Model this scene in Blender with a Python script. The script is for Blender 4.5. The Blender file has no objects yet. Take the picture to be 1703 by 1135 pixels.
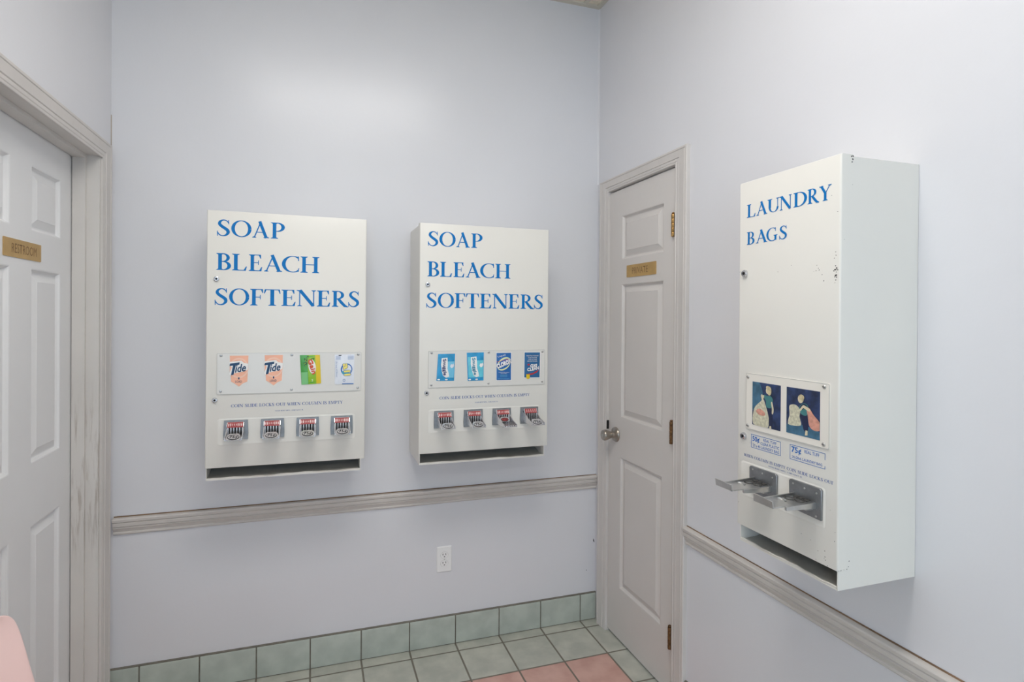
import bpy, bmesh, math, random
from mathutils import Matrix, Vector, Euler
random.seed(7)
SC = bpy.context.scene
COL = SC.collection
PI = math.pi

# ------------------------------------------------------------------ camera
W_ROOM, CEIL = 2.0419, 2.9616
yaw, pit, rol = 0.3091, -0.0042, 0.0071
fwd = Vector((math.sin(yaw)*math.cos(pit), math.cos(yaw)*math.cos(pit), math.sin(pit)))
rgt = Vector((math.cos(yaw), -math.sin(yaw), 0.0))
upv = rgt.cross(fwd)
r2 = math.cos(rol)*rgt + math.sin(rol)*upv
u2 = -math.sin(rol)*rgt + math.cos(rol)*upv
cam = bpy.data.cameras.new('camera')
cam.sensor_width = 36.0
cam.lens = 920.7467/1703*36
cam.shift_x = (851.5-816.0134)/1703
cam.shift_y = (529.2961-567.5)/1703
cam.clip_start = 0.02
camo = bpy.data.objects.new('camera', cam)
M = Matrix((r2, u2, -fwd)).transposed().to_4x4()
M.translation = Vector((-1.3151, -2.4117, 1.4703))
camo.matrix_world = M
COL.objects.link(camo)
SC.camera = camo

# ------------------------------------------------------------------ light, world, exposure
SC.view_settings.view_transform = 'Standard'
SC.view_settings.look = 'None'
SC.view_settings.exposure = -0.03
SC.view_settings.gamma = 1.0
SC.view_settings.use_curve_mapping = False
world = bpy.data.worlds.new('sky')
SC.world = world
world.use_nodes = True
world.node_tree.nodes['Background'].inputs[0].default_value = (0.75, 0.86, 1.0, 1)
world.node_tree.nodes['Background'].inputs[1].default_value = 1.0
SC.cycles.max_bounces = 10
SC.cycles.diffuse_bounces = 6
SC.cycles.sample_clamp_indirect = 4.0
SC.cycles.use_denoising = True

def area(name, loc, target, sx, sy, power, color, spread=180):
    l = bpy.data.lights.new(name, 'AREA')
    l.shape = 'RECTANGLE'; l.size = sx; l.size_y = sy
    l.energy = power; l.color = color; l.spread = math.radians(spread)
    o = bpy.data.objects.new(name, l)
    o.location = loc
    o.rotation_euler = (Vector(target)-Vector(loc)).to_track_quat('-Z', 'Y').to_euler()
    COL.objects.link(o)
    return o
# daylight through the shop front and an added side window, behind the camera
area('window_daylight', (-0.6, -6.85, 1.65), (-0.6, 0, 1.55), 2.4, 2.2, 15, (0.62, 0.80, 1.0))
area('window_daylight', (2.35, -6.85, 1.65), (2.35, 0, 1.55), 2.4, 2.2, 15, (0.62, 0.80, 1.0))
area('window_daylight', (-W_ROOM+.03, -4.5, 1.5), (0, -3.4, 1.45), 1.9, 1.9, 36, (0.58, 0.79, 1.0))  # unseen side source, added to brighten the right wall
LAMP_STRENGTH = 11.6
LAMP_COLOR = (1.0, 0.972, 0.93)

# ------------------------------------------------------------------ helpers
class MB:
    """collects polygons for one mesh"""
    def __init__(s): s.v = []; s.f = []; s.m = []
    def poly(s, pts, m=0):
        i = len(s.v); s.v += [tuple(p) for p in pts]; s.f.append(tuple(range(i, i+len(pts)))); s.m.append(m)
    def box(s, x0, x1, y0, y1, z0, z1, m=0):
        p = [(x0,y0,z0),(x1,y0,z0),(x1,y1,z0),(x0,y1,z0),(x0,y0,z1),(x1,y0,z1),(x1,y1,z1),(x0,y1,z1)]
        i = len(s.v); s.v += p
        for q in ((3,2,1,0),(4,5,6,7),(0,1,5,4),(1,2,6,5),(2,3,7,6),(3,0,4,7)):
            s.f.append(tuple(i+k for k in q)); s.m.append(m)
    def grid(s, rows, m=0, closed=False):
        i = len(s.v); n = len(rows[0])
        for r in rows: s.v += [tuple(p) for p in r]
        for a in range(len(rows)-1):
            for b in range(n if closed else n-1):
                c = (b+1) % n
                s.f.append((i+a*n+b, i+a*n+c, i+(a+1)*n+c, i+(a+1)*n+b)); s.m.append(m)
    def prism(s, base, off, m=0):
        off = Vector(off); n = len(base)
        i = len(s.v); s.v += [tuple(p) for p in base] + [tuple(Vector(p)+off) for p in base]
        s.f.append(tuple(range(i+n-1, i-1, -1))); s.m.append(m)
        s.f.append(tuple(range(i+n, i+2*n))); s.m.append(m)
        for k in range(n):
            c = (k+1) % n
            s.f.append((i+k, i+c, i+n+c, i+n+k)); s.m.append(m)
    def lathe(s, prof, origin, axis, n=20, m=0, cap=True):
        """prof = [(radius, distance along axis)]"""
        a = Vector(axis).normalized(); t = Vector((0,0,1)) if abs(a.z) < .9 else Vector((1,0,0))
        e1 = a.cross(t).normalized(); e2 = a.cross(e1); o = Vector(origin)
        rows = [[o+a*d+(e1*math.cos(2*PI*k/n)+e2*math.sin(2*PI*k/n))*r for k in range(n)] for r, d in prof]
        s.grid(rows, m, True)
        if cap:
            for row in (rows[0], rows[-1]): s.poly(row, m)
    def tube(s, a, b, r, n=10, m=0):
        d = Vector(b)-Vector(a); s.lathe([(r,0),(r,d.length)], a, d, n, m)
    def build(s, name, mats, parent=None, loc=(0,0,0), bevel=0, smooth=True, segs=2, weld=True):
        me = bpy.data.meshes.new(name)
        me.from_pydata(s.v, [], s.f)
        mats = mats if isinstance(mats, (list, tuple)) else [mats]
        for mm in mats: me.materials.append(mm)
        me.polygons.foreach_set('material_index', s.m)
        bm = bmesh.new(); bm.from_mesh(me)
        if weld: bmesh.ops.remove_doubles(bm, verts=bm.verts, dist=2e-6)
        bmesh.ops.recalc_face_normals(bm, faces=bm.faces)
        bm.to_mesh(me); bm.free()
        if smooth:
            me.polygons.foreach_set('use_smooth', [True]*len(me.polygons))
            me.set_sharp_from_angle(angle=math.radians(32))
        o = bpy.data.objects.new(name, me)
        o.location = loc
        COL.objects.link(o)
        if parent: o.parent = parent
        if bevel:
            b = o.modifiers.new('bevel', 'BEVEL'); b.width = bevel; b.segments = segs
            b.limit_method = 'ANGLE'; b.angle_limit = math.radians(40); b.harden_normals = False
        return o

def empty(name, loc, rz=0):
    o = bpy.data.objects.new(name, None); o.empty_display_size = .05
    o.location = loc; o.rotation_euler = (0,0,rz); COL.objects.link(o); return o
def tag(o, label, cat, group=None):
    o['label'] = label; o['category'] = cat
    if group: o['group'] = group
    return o
def struct(o, label=None):
    o['kind'] = 'structure'
    if label: o['label'] = label
    return o

# ------------------------------------------------------------------ materials
def srgb(r, g, b):
    f = lambda c: (c/255/12.92) if c/255 <= .04045 else ((c/255+.055)/1.055)**2.4
    return (f(r), f(g), f(b), 1)
def mat(name, col, rough=.5, metal=0, spec=.5, noise=0, nscale=8, bump=0, bscale=150, coat=0):
    m = bpy.data.materials.new(name); m.use_nodes = True
    nt = m.node_tree; b = nt.nodes['Principled BSDF']
    b.inputs['Base Color'].default_value = col
    b.inputs['Roughness'].default_value = rough
    b.inputs['Metallic'].default_value = metal
    b.inputs['Specular IOR Level'].default_value = spec
    if coat: b.inputs['Coat Weight'].default_value = coat; b.inputs['Coat Roughness'].default_value = .15
    tc = nt.nodes.new('ShaderNodeTexCoord')
    if noise:
        n = nt.nodes.new('ShaderNodeTexNoise'); n.inputs['Scale'].default_value = nscale; n.inputs['Detail'].default_value = 6
        mx = nt.nodes.new('ShaderNodeMix'); mx.data_type = 'RGBA'; mx.blend_type = 'MIX'
        nt.links.new(tc.outputs['Object'], n.inputs['Vector'])
        r = nt.nodes.new('ShaderNodeMapRange'); r.inputs[1].default_value = .35; r.inputs[2].default_value = .65
        nt.links.new(n.outputs[0], r.inputs[0]); nt.links.new(r.outputs[0], mx.inputs[0])
        mx.inputs[6].default_value = tuple(c*(1-noise) for c in col[:3])+(1,)
        mx.inputs[7].default_value = tuple(min(1, c*(1+noise)) for c in col[:3])+(1,)
        nt.links.new(mx.outputs[2], b.inputs['Base Color'])
    if bump:
        n2 = nt.nodes.new('ShaderNodeTexNoise'); n2.inputs['Scale'].default_value = bscale; n2.inputs['Detail'].default_value = 3
        nt.links.new(tc.outputs['Object'], n2.inputs['Vector'])
        bp = nt.nodes.new('ShaderNodeBump'); bp.inputs['Strength'].default_value = bump; bp.inputs['Distance'].default_value = .002
        nt.links.new(n2.outputs[0], bp.inputs['Height']); nt.links.new(bp.outputs[0], b.inputs['Normal'])
    return m
def worn_paint(name, col, dirt, zlo, zhi, amount, rough=.45, scale=(14,14,1.2)):
    """painted wood with smudges of dirt between two heights"""
    m = mat(name, col, rough, noise=.03, nscale=5, bump=.08, bscale=90)
    nt = m.node_tree; b = nt.nodes['Principled BSDF']
    src = b.inputs['Base Color'].links[0].from_socket
    tc = [n for n in nt.nodes if n.type == 'TEX_COORD'][0]
    mp = nt.nodes.new('ShaderNodeMapping'); mp.inputs['Scale'].default_value = scale
    nt.links.new(tc.outputs['Object'], mp.inputs['Vector'])
    n = nt.nodes.new('ShaderNodeTexNoise'); n.inputs['Scale'].default_value = 3; n.inputs['Detail'].default_value = 8; n.inputs['Roughness'].default_value = .65
    nt.links.new(mp.outputs[0], n.inputs['Vector'])
    r = nt.nodes.new('ShaderNodeMapRange'); r.inputs[1].default_value = .5; r.inputs[2].default_value = .72; r.inputs[4].default_value = amount
    nt.links.new(n.outputs[0], r.inputs[0])
    sp = nt.nodes.new('ShaderNodeSeparateXYZ'); nt.links.new(tc.outputs['Object'], sp.inputs[0])
    ramps = []
    for lo, hi in ((zlo-.12, zlo+.12), (zhi+.12, zhi-.12)):
        q = nt.nodes.new('ShaderNodeMapRange'); q.inputs[1].default_value = lo; q.inputs[2].default_value = hi
        nt.links.new(sp.outputs[2], q.inputs[0]); ramps.append(q)
    a = nt.nodes.new('ShaderNodeMath'); a.operation = 'MULTIPLY'
    nt.links.new(ramps[0].outputs[0], a.inputs[0]); nt.links.new(ramps[1].outputs[0], a.inputs[1])
    c = nt.nodes.new('ShaderNodeMath'); c.operation = 'MULTIPLY'
    nt.links.new(a.outputs[0], c.inputs[0]); nt.links.new(r.outputs[0], c.inputs[1])
    mx = nt.nodes.new('ShaderNodeMix'); mx.data_type = 'RGBA'
    nt.links.new(c.outputs[0], mx.inputs[0]); nt.links.new(src, mx.inputs[6]); mx.inputs[7].default_value = dirt
    nt.links.new(mx.outputs[2], b.inputs['Base Color'])
    return m

WALL = mat('wall_paint', srgb(219,219,223), .29, spec=.5, noise=.008, nscale=3, bump=.10, bscale=70)
TRIM = worn_paint('trim_paint', srgb(209,204,200), srgb(140,122,100), -1, 3, .06)
RAILM = worn_paint('rail_paint', srgb(206,200,195), srgb(130,112,90), -1, 3, .12, scale=(1.5,1.5,30))
JAMBM = worn_paint('jamb_paint', srgb(212,208,204), srgb(128,108,88), .66, 1.12, .75, scale=(30,30,2.2))
DOORW = mat('restroom_door_paint', srgb(230,230,231), .4, noise=.012, nscale=4, bump=.05, bscale=60)
DOORG = mat('private_door_paint', srgb(212,207,203), .42, noise=.015, nscale=4, bump=.05, bscale=60)
GRIME = mat('grime_line', srgb(128,104,82), .9, noise=.3, nscale=12)
CRACK = mat('open_crack', srgb(176,164,150), .9)
GRIMED = mat('dark_grime_line', srgb(92,80,68), .9, noise=.35, nscale=9)
ENAMEL = mat('white_enamel', srgb(228,225,218), .32, noise=.006, nscale=5)
CHIP = mat('chipped_metal', srgb(70,68,66), .7)
INK = mat('blue_ink', srgb(0,114,186), .45, spec=.25)
INK2 = mat('dark_blue_ink', srgb(56,92,160), .5, spec=.25)
INKG = mat('blue_print', srgb(20,104,188), .5, spec=.25)
PANELM = mat('display_sheet', srgb(221,219,214), .22, noise=.01, nscale=6)
CREAM = mat('cream_mount', srgb(232,227,218), .35, noise=.012, nscale=8)
EDGE = mat('sheet_edge', srgb(196,195,190), .3)
STEEL = mat('brushed_steel', srgb(205,204,202), .3, metal=1, noise=.06, nscale=40)
PLATE = mat('slide_plate', srgb(146,148,151), .38, metal=.85, noise=.08, nscale=60)
SLIDEM = mat('worn_nickel', srgb(214,212,214), .22, metal=.75, noise=.05, nscale=60)
CHROME = mat('chrome', srgb(212,212,216), .16, metal=1)
DARKSTEEL = mat('dull_tray_metal', srgb(176,175,170), .42, metal=.25, noise=.06, nscale=20)
DARK = mat('black_gap', srgb(28,26,25), .8)
RED = mat('red_label', srgb(166,66,68), .4)
PALEP = mat('pale_pink_print', srgb(232,206,202), .5)
WHITEP = mat('white_print', srgb(240,238,236), .5)
BLACKP = mat('black_print', srgb(30,30,36), .5)
BRASS = mat('brushed_brass', srgb(200,164,104), .38, metal=.55, noise=.06, nscale=30)
ENGRAVE = mat('engraved_letters', srgb(140,108,66), .6)
HINGE = mat('aged_brass', srgb(178,140,88), .32, metal=.9, noise=.2, nscale=60)
HINGED = mat('tarnished_brass', srgb(120,88,58), .45, metal=.7, noise=.35, nscale=70)
NICKEL = mat('satin_nickel', srgb(172,164,154), .28, metal=1)
PLASTICW = mat('outlet_plastic', srgb(238,237,236), .35)
PINK = mat('pink_plastic', srgb(252,219,214), .38, noise=.008, nscale=6)
GROUT = mat('grout', srgb(118,114,104), .9, noise=.15, nscale=40)
TILEG = mat('green_glazed_tile', srgb(174,181,172), .3, noise=.09, nscale=14, bump=.05, bscale=30)

# ------------------------------------------------------------------ serif lettering
def strip(pts, ws):
    """polygons of a stroke along pts with full widths ws"""
    if not isinstance(ws, (list, tuple)): ws = [ws]*len(pts)
    L, R = [], []
    for i, p in enumerate(pts):
        a = pts[max(i-1, 0)]; b = pts[min(i+1, len(pts)-1)]
        d = Vector((b[0]-a[0], b[1]-a[1])).normalized(); n = Vector((-d.y, d.x))*ws[i]/2
        L.append((p[0]+n.x, p[1]+n.y)); R.append((p[0]-n.x, p[1]-n.y))
    return [[L[i], L[i+1], R[i+1], R[i]] for i in range(len(pts)-1)]
def arc(cx, cy, rx, ry, a0, a1, thick=.165, thin=.045, tilt=0, n=28):
    P, Wd = [], []
    for k in range(n+1):
        a = math.radians(a0+(a1-a0)*k/n)
        P.append((cx+rx*math.cos(a), cy+ry*math.sin(a)))
        Wd.append(thin+(thick-thin)*abs(math.cos(a-math.radians(tilt)))**1.6)
    return strip(P, Wd)
def rect(x0, y0, x1, y1): return [[(x0,y0),(x1,y0),(x1,y1),(x0,y1)]]
ST, TH, SF = .165, .045, .085
def foot(x, w, up=True, l=SF, r=SF, y=0):
    s = 1 if up else -1
    return [[(x-w/2-l, y), (x+w/2+r, y), (x+w/2+r, y+s*.028), (x+w/2+.012, y+s*.075), (x-w/2-.012, y+s*.075), (x-w/2-l, y+s*.028)]]
def stem(x, w=ST, y0=0, y1=1, b=True, t=True, **k):
    o = rect(x-w/2, y0, x+w/2, y1)
    if b: o += foot(x, w, True, y=y0)
    if t: o += foot(x, w, False, y=y1)
    return o
def catmull(P, n=6):
    out = []
    for i in range(len(P)-1):
        p = [Vector(P[max(i-1,0)]), Vector(P[i]), Vector(P[i+1]), Vector(P[min(i+2,len(P)-1)])]
        for k in range(n):
            t = k/n
            out.append(tuple(.5*((2*p[1])+(-p[0]+p[2])*t+(2*p[0]-5*p[1]+4*p[2]-p[3])*t*t+(-p[0]+3*p[1]-3*p[2]+p[3])*t**3)))
    out.append(tuple(P[-1])); return out
def glyph(c):
    """list of polygons and width, cap height 1"""
    if c == 'S':
        P = [(.56,.80,.045),(.47,.93,.06),(.32,.975,.065),(.17,.89,.12),(.13,.74,.155),(.23,.60,.165),(.37,.49,.17),(.51,.36,.17),(.53,.20,.15),(.42,.06,.10),(.27,.02,.06),(.13,.08,.06),(.04,.23,.045)]
        C = catmull(P)
        return strip([(p[0],p[1]) for p in C], [p[2] for p in C])+[[(.54,.99),(.58,.99),(.59,.72),(.55,.74)],[(.05,.30),(.01,.31),(.02,.0),(.06,.01)]], .64
    if c == 'O': return arc(.47,.5,.385,.485,0,360,tilt=0), .94
    if c == 'Q': return arc(.47,.5,.385,.485,0,360)+strip([(.45,.08),(.7,-.08),(.95,-.18)],[.1,.1,.03]), .94
    if c == 'C':
        return arc(.49,.5,.40,.485,52,308,tilt=0)+[[(.70,.99),(.745,.99),(.76,.70),(.715,.72)],[(.73,.26),(.77,.27),(.745,.04),(.70,.04)]], .80
    if c == 'G':
        return arc(.49,.5,.40,.485,52,300,tilt=0)+[[(.70,.99),(.745,.99),(.76,.70),(.715,.72)]]+rect(.66,.05,.81,.42)+foot(.735,.15,False,y=.44), .88
    if c == 'A':
        return strip([(.10,0),(.44,1.0)],.06)+strip([(.38,1.02),(.73,0)],.165)+rect(.2,.32,.62,.37)+foot(.10,.05)+foot(.735,.165,l=.07,r=.06), .88
    if c == 'B':
        return stem(.17)+arc(.28,.745,.25,.235,-90,90,thick=.15)+rect(.2,.955,.30,1)+arc(.30,.265,.28,.245,-90,90,thick=.165)+rect(.2,0,.32,.045)+rect(.2,.49,.31,.535), .67
    if c == 'P':
        return stem(.17)+arc(.28,.72,.28,.258,-90,90,thick=.16)+rect(.2,.955,.30,1)+rect(.2,.44,.30,.485), .65
    if c == 'R':
        return stem(.17)+arc(.28,.74,.26,.238,-90,90,thick=.155)+rect(.2,.955,.30,1)+rect(.2,.48,.32,.525)+strip([(.32,.52),(.50,.25),(.66,.05),(.82,-.01)],[.14,.165,.15,.05]), .80
    if c == 'D':
        return stem(.17)+arc(.33,.5,.42,.478,-90,90,thick=.165)+rect(.2,.955,.35,1)+rect(.2,0,.35,.045), .84
    if c == 'L': return stem(.17)+rect(.2,0,.6,.045)+[[(.5,0),(.62,0),(.66,.26),(.62,.26)]], .66
    if c in 'EF':
        o = stem(.17)+rect(.2,.955,.54,1)+[[(.46,1),(.575,1),(.585,.76),(.55,.76)]]+rect(.2,.49,.46,.535)+[[(.44,.65),(.475,.65),(.475,.38),(.44,.38)]]
        if c == 'E': o += rect(.2,0,.56,.045)+[[(.48,0),(.60,0),(.64,.26),(.60,.26)]]
        return o, (.64 if c == 'E' else .59)
    if c == 'T': return stem(.36,t=False)+rect(.04,.95,.68,1)+[[(.041,.999),(.13,.999),(.05,.74),(.015,.74)],[(.679,.999),(.59,.999),(.67,.74),(.705,.74)]], .72
    if c == 'I': return stem(.17), .34
    if c == 'H': return stem(.17)+stem(.71)+rect(.2,.48,.7,.525), .88
    if c == 'N': return rect(.13,0,.18,1)+foot(.155,.05)+foot(.13,.08,False,y=1)+strip([(.16,1.0),(.79,.02)],.165)+rect(.78,0,.83,1)+foot(.805,.05,False,y=1), .93
    if c == 'M': return rect(.12,0,.17,1)+foot(.145,.05)+foot(.15,.1,False,y=1)+strip([(.17,1),(.52,.03)],.15)+strip([(.52,.0),(.86,1)],.06)+stem(.92), 1.1
    if c == 'U':
        return rect(.09,.35,.25,1)+foot(.17,.16,False,y=1)+arc(.43,.36,.26,.34,180,360,thick=.12)+rect(.665,.35,.71,1)+foot(.687,.045,False,y=1), .80
    if c == 'Y': return stem(.38,t=False,y1=.5)+strip([(.40,.46),(.12,1)],.15)+strip([(.38,.46),(.68,1)],.05)+foot(.12,.12,False,y=1)+foot(.68,.05,False,y=1,l=.1), .80
    if c == 'W': return strip([(.1,1),(.35,0)],.15)+strip([(.35,0),(.55,.95)],.05)+strip([(.5,1),(.76,0)],.15)+strip([(.76,0),(1.02,1)],.05)+foot(.1,.12,False,y=1)+foot(1.02,.05,False,y=1), 1.1
    if c == 'V': return strip([(.12,1),(.42,0)],.15)+strip([(.42,0),(.70,1)],.05)+foot(.12,.12,False,y=1)+foot(.70,.05,False,y=1), .82
    if c == 'K': return stem(.17)+strip([(.24,.42),(.60,1)],.05)+strip([(.32,.55),(.66,0)],.16)+foot(.60,.05,False,y=1)+foot(.68,.15), .84
    if c == ' ': return [], .38
    if c == '.': return rect(.06,0,.18,.12), .26
    if c == ',': return rect(.06,0,.18,.12)+[[(.12,0),(.18,0),(.1,-.14)]], .26
    if c == '-': return rect(.04,.36,.34,.43), .38
    return rect(.05,.0,.3,1), .4
def layered(polys, step=3e-5):
    """strokes of a letter that cross lie on each other, never in one plane"""
    e, last, out = 0.0, set(), []
    for p in polys:
        now = {(round(x, 6), round(y, 6)) for x, y in p}
        if last and not (now & last): e += step
        last = now; out.append((p, e))
    return out
def serif_word(mb, word, ext, v0, v1, place, m=0):
    """ext: [(u0,u1)] for each letter, or (u0,u1) for the whole line"""
    if isinstance(ext[0], (int, float)):
        G = [glyph(c) for c in word]; tot = sum(g[1] for g in G)+.06*(len(G)-1)
        k = (ext[1]-ext[0])/tot; u = ext[0]
        for g, w in G:
            for p, e in layered(g): mb.poly([place(u+x*k, v0+y*(v1-v0), e) for x, y in p], m)
            u += (w+.06)*k
    else:
        for c, (a, b) in zip(word, ext):
            g, w = glyph(c)
            xs = [x for p in g for x, y in p]; lo, hi = min(xs), max(xs)
            for p, e in layered(g): mb.poly([place(a+(x-lo)/(hi-lo)*(b-a), v0+y*(v1-v0), e) for x, y in p], m)

_sans = {}
def sans_polys(word):
    if word not in _sans:
        c = bpy.data.curves.new('lettering_source', 'FONT'); c.body = word; c.resolution_u = 2
        o = bpy.data.objects.new('lettering_source', c); COL.objects.link(o)
        dg = bpy.context.evaluated_depsgraph_get(); dg.update()
        me = bpy.data.meshes.new_from_object(o.evaluated_get(dg))
        P = [[(me.vertices[i].co.x, me.vertices[i].co.y) for i in f.vertices] for f in me.polygons]
        bpy.data.objects.remove(o); bpy.data.curves.remove(c); bpy.data.meshes.remove(me)
        xs = [x for p in P for x, y in p]; ys = [y for p in P for x, y in p]
        _sans[word] = (P, min(xs), max(xs), min(ys), max(ys))
    return _sans[word]
def sans_word(mb, word, u0, u1, v0, v1, place, m=0, shear=0, fat=0):
    P, xa, xb, ya, yb = sans_polys(word)
    offs = [(0,0)] if not fat else [(-fat,0),(fat,0),(0,fat),(0,-fat)]
    for i, (ox, oy) in enumerate(offs):
        for p in P:
            mb.poly([place(u0+(x-xa)/(xb-xa)*(u1-u0)+ox+shear*(y-ya)/(yb-ya)*(v1-v0), v0+(y-ya)/(yb-ya)*(v1-v0)+oy, i*4e-5) for x, y in p], m)

def rotated(place, cu, cv, deg):
    """lettering turned in its own plane about (cu, cv)"""
    c, s = math.cos(math.radians(deg)), math.sin(math.radians(deg))
    return lambda u, v, e=0: place(cu+(u-cu)*c-(v-cv)*s, cv+(u-cu)*s+(v-cv)*c, e)
def ellipse(cu, cv, ru, rv, n=24, deg=0, a0=0, a1=360):
    c, s = math.cos(math.radians(deg)), math.sin(math.radians(deg))
    o = []
    for k in range(n if a1-a0 == 360 else n+1):
        a = math.radians(a0+(a1-a0)*k/n); x, y = ru*math.cos(a), rv*math.sin(a)
        o.append((cu+x*c-y*s, cv+x*s+y*c))
    return o
def rrect(u0, u1, v0, v1, r, n=4):
    o = []
    for cx, cy, a in ((u1-r, v1-r, 0), (u0+r, v1-r, 90), (u0+r, v0+r, 180), (u1-r, v0+r, 270)):
        for k in range(n+1):
            t = math.radians(a+90*k/n); o.append((cx+r*math.cos(t), cy+r*math.sin(t)))
    return o

# ------------------------------------------------------------------ the setting
def wall_cells(mb, us, vs, holes, box):
    us = sorted(us); vs = sorted(vs)
    for i in range(len(us)-1):
        for j in range(len(vs)-1):
            uc, vc = (us[i]+us[i+1])/2, (vs[j]+vs[j+1])/2
            if any(a < uc < b and c < vc < d for a, b, c, d in holes): continue
            box(mb, us[i], us[i+1], vs[j], vs[j+1])
XE, YF, RW_END = 4.2, -7.0, -2.75        # east wall, shop front, end of the short right wall
# back wall
b = MB(); b.box(-W_ROOM-.14, .14, 0, .14, -.02, CEIL+.05)
sp = lambda x, z: (x, -.0004, z)
def nick(mb, x, z, pts, m): mb.poly([sp(x+p, z+q) for p, q in pts], m)
nick(b, -.008, .376, [(-.004,.012),(0,.004),(.002,-.008),(-.003,-.004),(-.006,.004)], 1)
nick(b, -.049, .237, [(-.003,.002),(.002,.004),(.003,-.002)], 1)
struct(b.build('wall_back', [WALL, CHIP], smooth=False))
# left wall with the restroom doorway
DL0, DL1, DLZ = -.115, -.838, 2.031      # doorway sides (y) and head
b = MB()
wall_cells(b, [0.14, DL0, DL1, -3.5, -5.5, YF], [-.02, .5, DLZ, 2.5, CEIL+.05], [(DL1, DL0, -1, DLZ), (-5.5, -3.5, .5, 2.5)],
           lambda mb, y0, y1, z0, z1: mb.box(-W_ROOM-.14, -W_ROOM, y0, y1, z0, z1))
struct(b.build('wall_left', WALL, smooth=False))
# right wall with the private doorway
DR0, DR1, DRZ = -.111, -.611, 2.052
b = MB()
wall_cells(b, [0, DR0, DR1, RW_END], [-.02, DRZ, CEIL+.05], [(DR1, DR0, -1, DRZ)],
           lambda mb, y0, y1, z0, z1: mb.box(0, .14, y0, y1, z0, z1))
struct(b.build('wall_right', WALL, smooth=False))
b = MB(); b.box(.14, XE, RW_END, RW_END+.14, -.02, CEIL+.05); struct(b.build('wall_alcove', WALL, smooth=False))
b = MB(); b.box(XE, XE+.14, YF, RW_END+.14, -.02, CEIL+.05); struct(b.build('wall_east', WALL, smooth=False))
b = MB()
wall_cells(b, [-W_ROOM-.14, -1.85, .65, 1.1, 3.6, XE+.14], [-.02, .5, 2.8, CEIL+.05], [(-1.85,.65,.5,2.8),(1.1,3.6,.5,2.8)],
           lambda mb, x0, x1, z0, z1: mb.box(x0, x1, YF-.14, YF, z0, z1))
struct(b.build('wall_front', WALL, smooth=False))
def glassmat():
    m = bpy.data.materials.new('window_glass'); m.use_nodes = True; nt = m.node_tree; nt.nodes.clear()
    o = nt.nodes.new('ShaderNodeOutputMaterial'); mx = nt.nodes.new('ShaderNodeMixShader')
    t = nt.nodes.new('ShaderNodeBsdfTransparent'); g = nt.nodes.new('ShaderNodeBsdfGlossy'); g.inputs['Roughness'].default_value = .02
    mx.inputs[0].default_value = .08
    nt.links.new(t.outputs[0], mx.inputs[1]); nt.links.new(g.outputs[0], mx.inputs[2]); nt.links.new(mx.outputs[0], o.inputs[0]); return m
GLASS = glassmat()
for i, (x0, x1) in enumerate(((-1.85,.65),(1.1,3.6))):
    b = MB(); b.box(x0, x1, YF-.08, YF-.074, .5, 2.8)
    w = struct(b.build('window_%d' % (i+1), GLASS, smooth=False))
    f = MB()
    for a, c in ((x0,x0+.05),(x1-.05,x1),((x0+x1)/2-.025,(x0+x1)/2+.025)): f.box(a, c, YF-.1, YF-.05, .5, 2.8)
    for a, c in ((.5,.55),(2.75,2.8)): f.box(x0, x1, YF-.1, YF-.05, a, c)
    f.build('window_frame', STEEL, w)

b = MB(); b.box(-W_ROOM-.08, -W_ROOM-.074, -5.5, -3.5, .5, 2.5)  # invented side window, placed to light right wall and bag machine front
w = struct(b.build('window_3', GLASS, smooth=False)); f = MB()
for a, c in ((-5.5,-5.45),(-3.55,-3.5)): f.box(-W_ROOM-.1, -W_ROOM-.05, a, c, .5, 2.5)
for a, c in ((.5,.55),(2.45,2.5)): f.box(-W_ROOM-.1, -W_ROOM-.05, -5.5, -3.5, a, c)
f.build('window_frame', STEEL, w)

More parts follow.
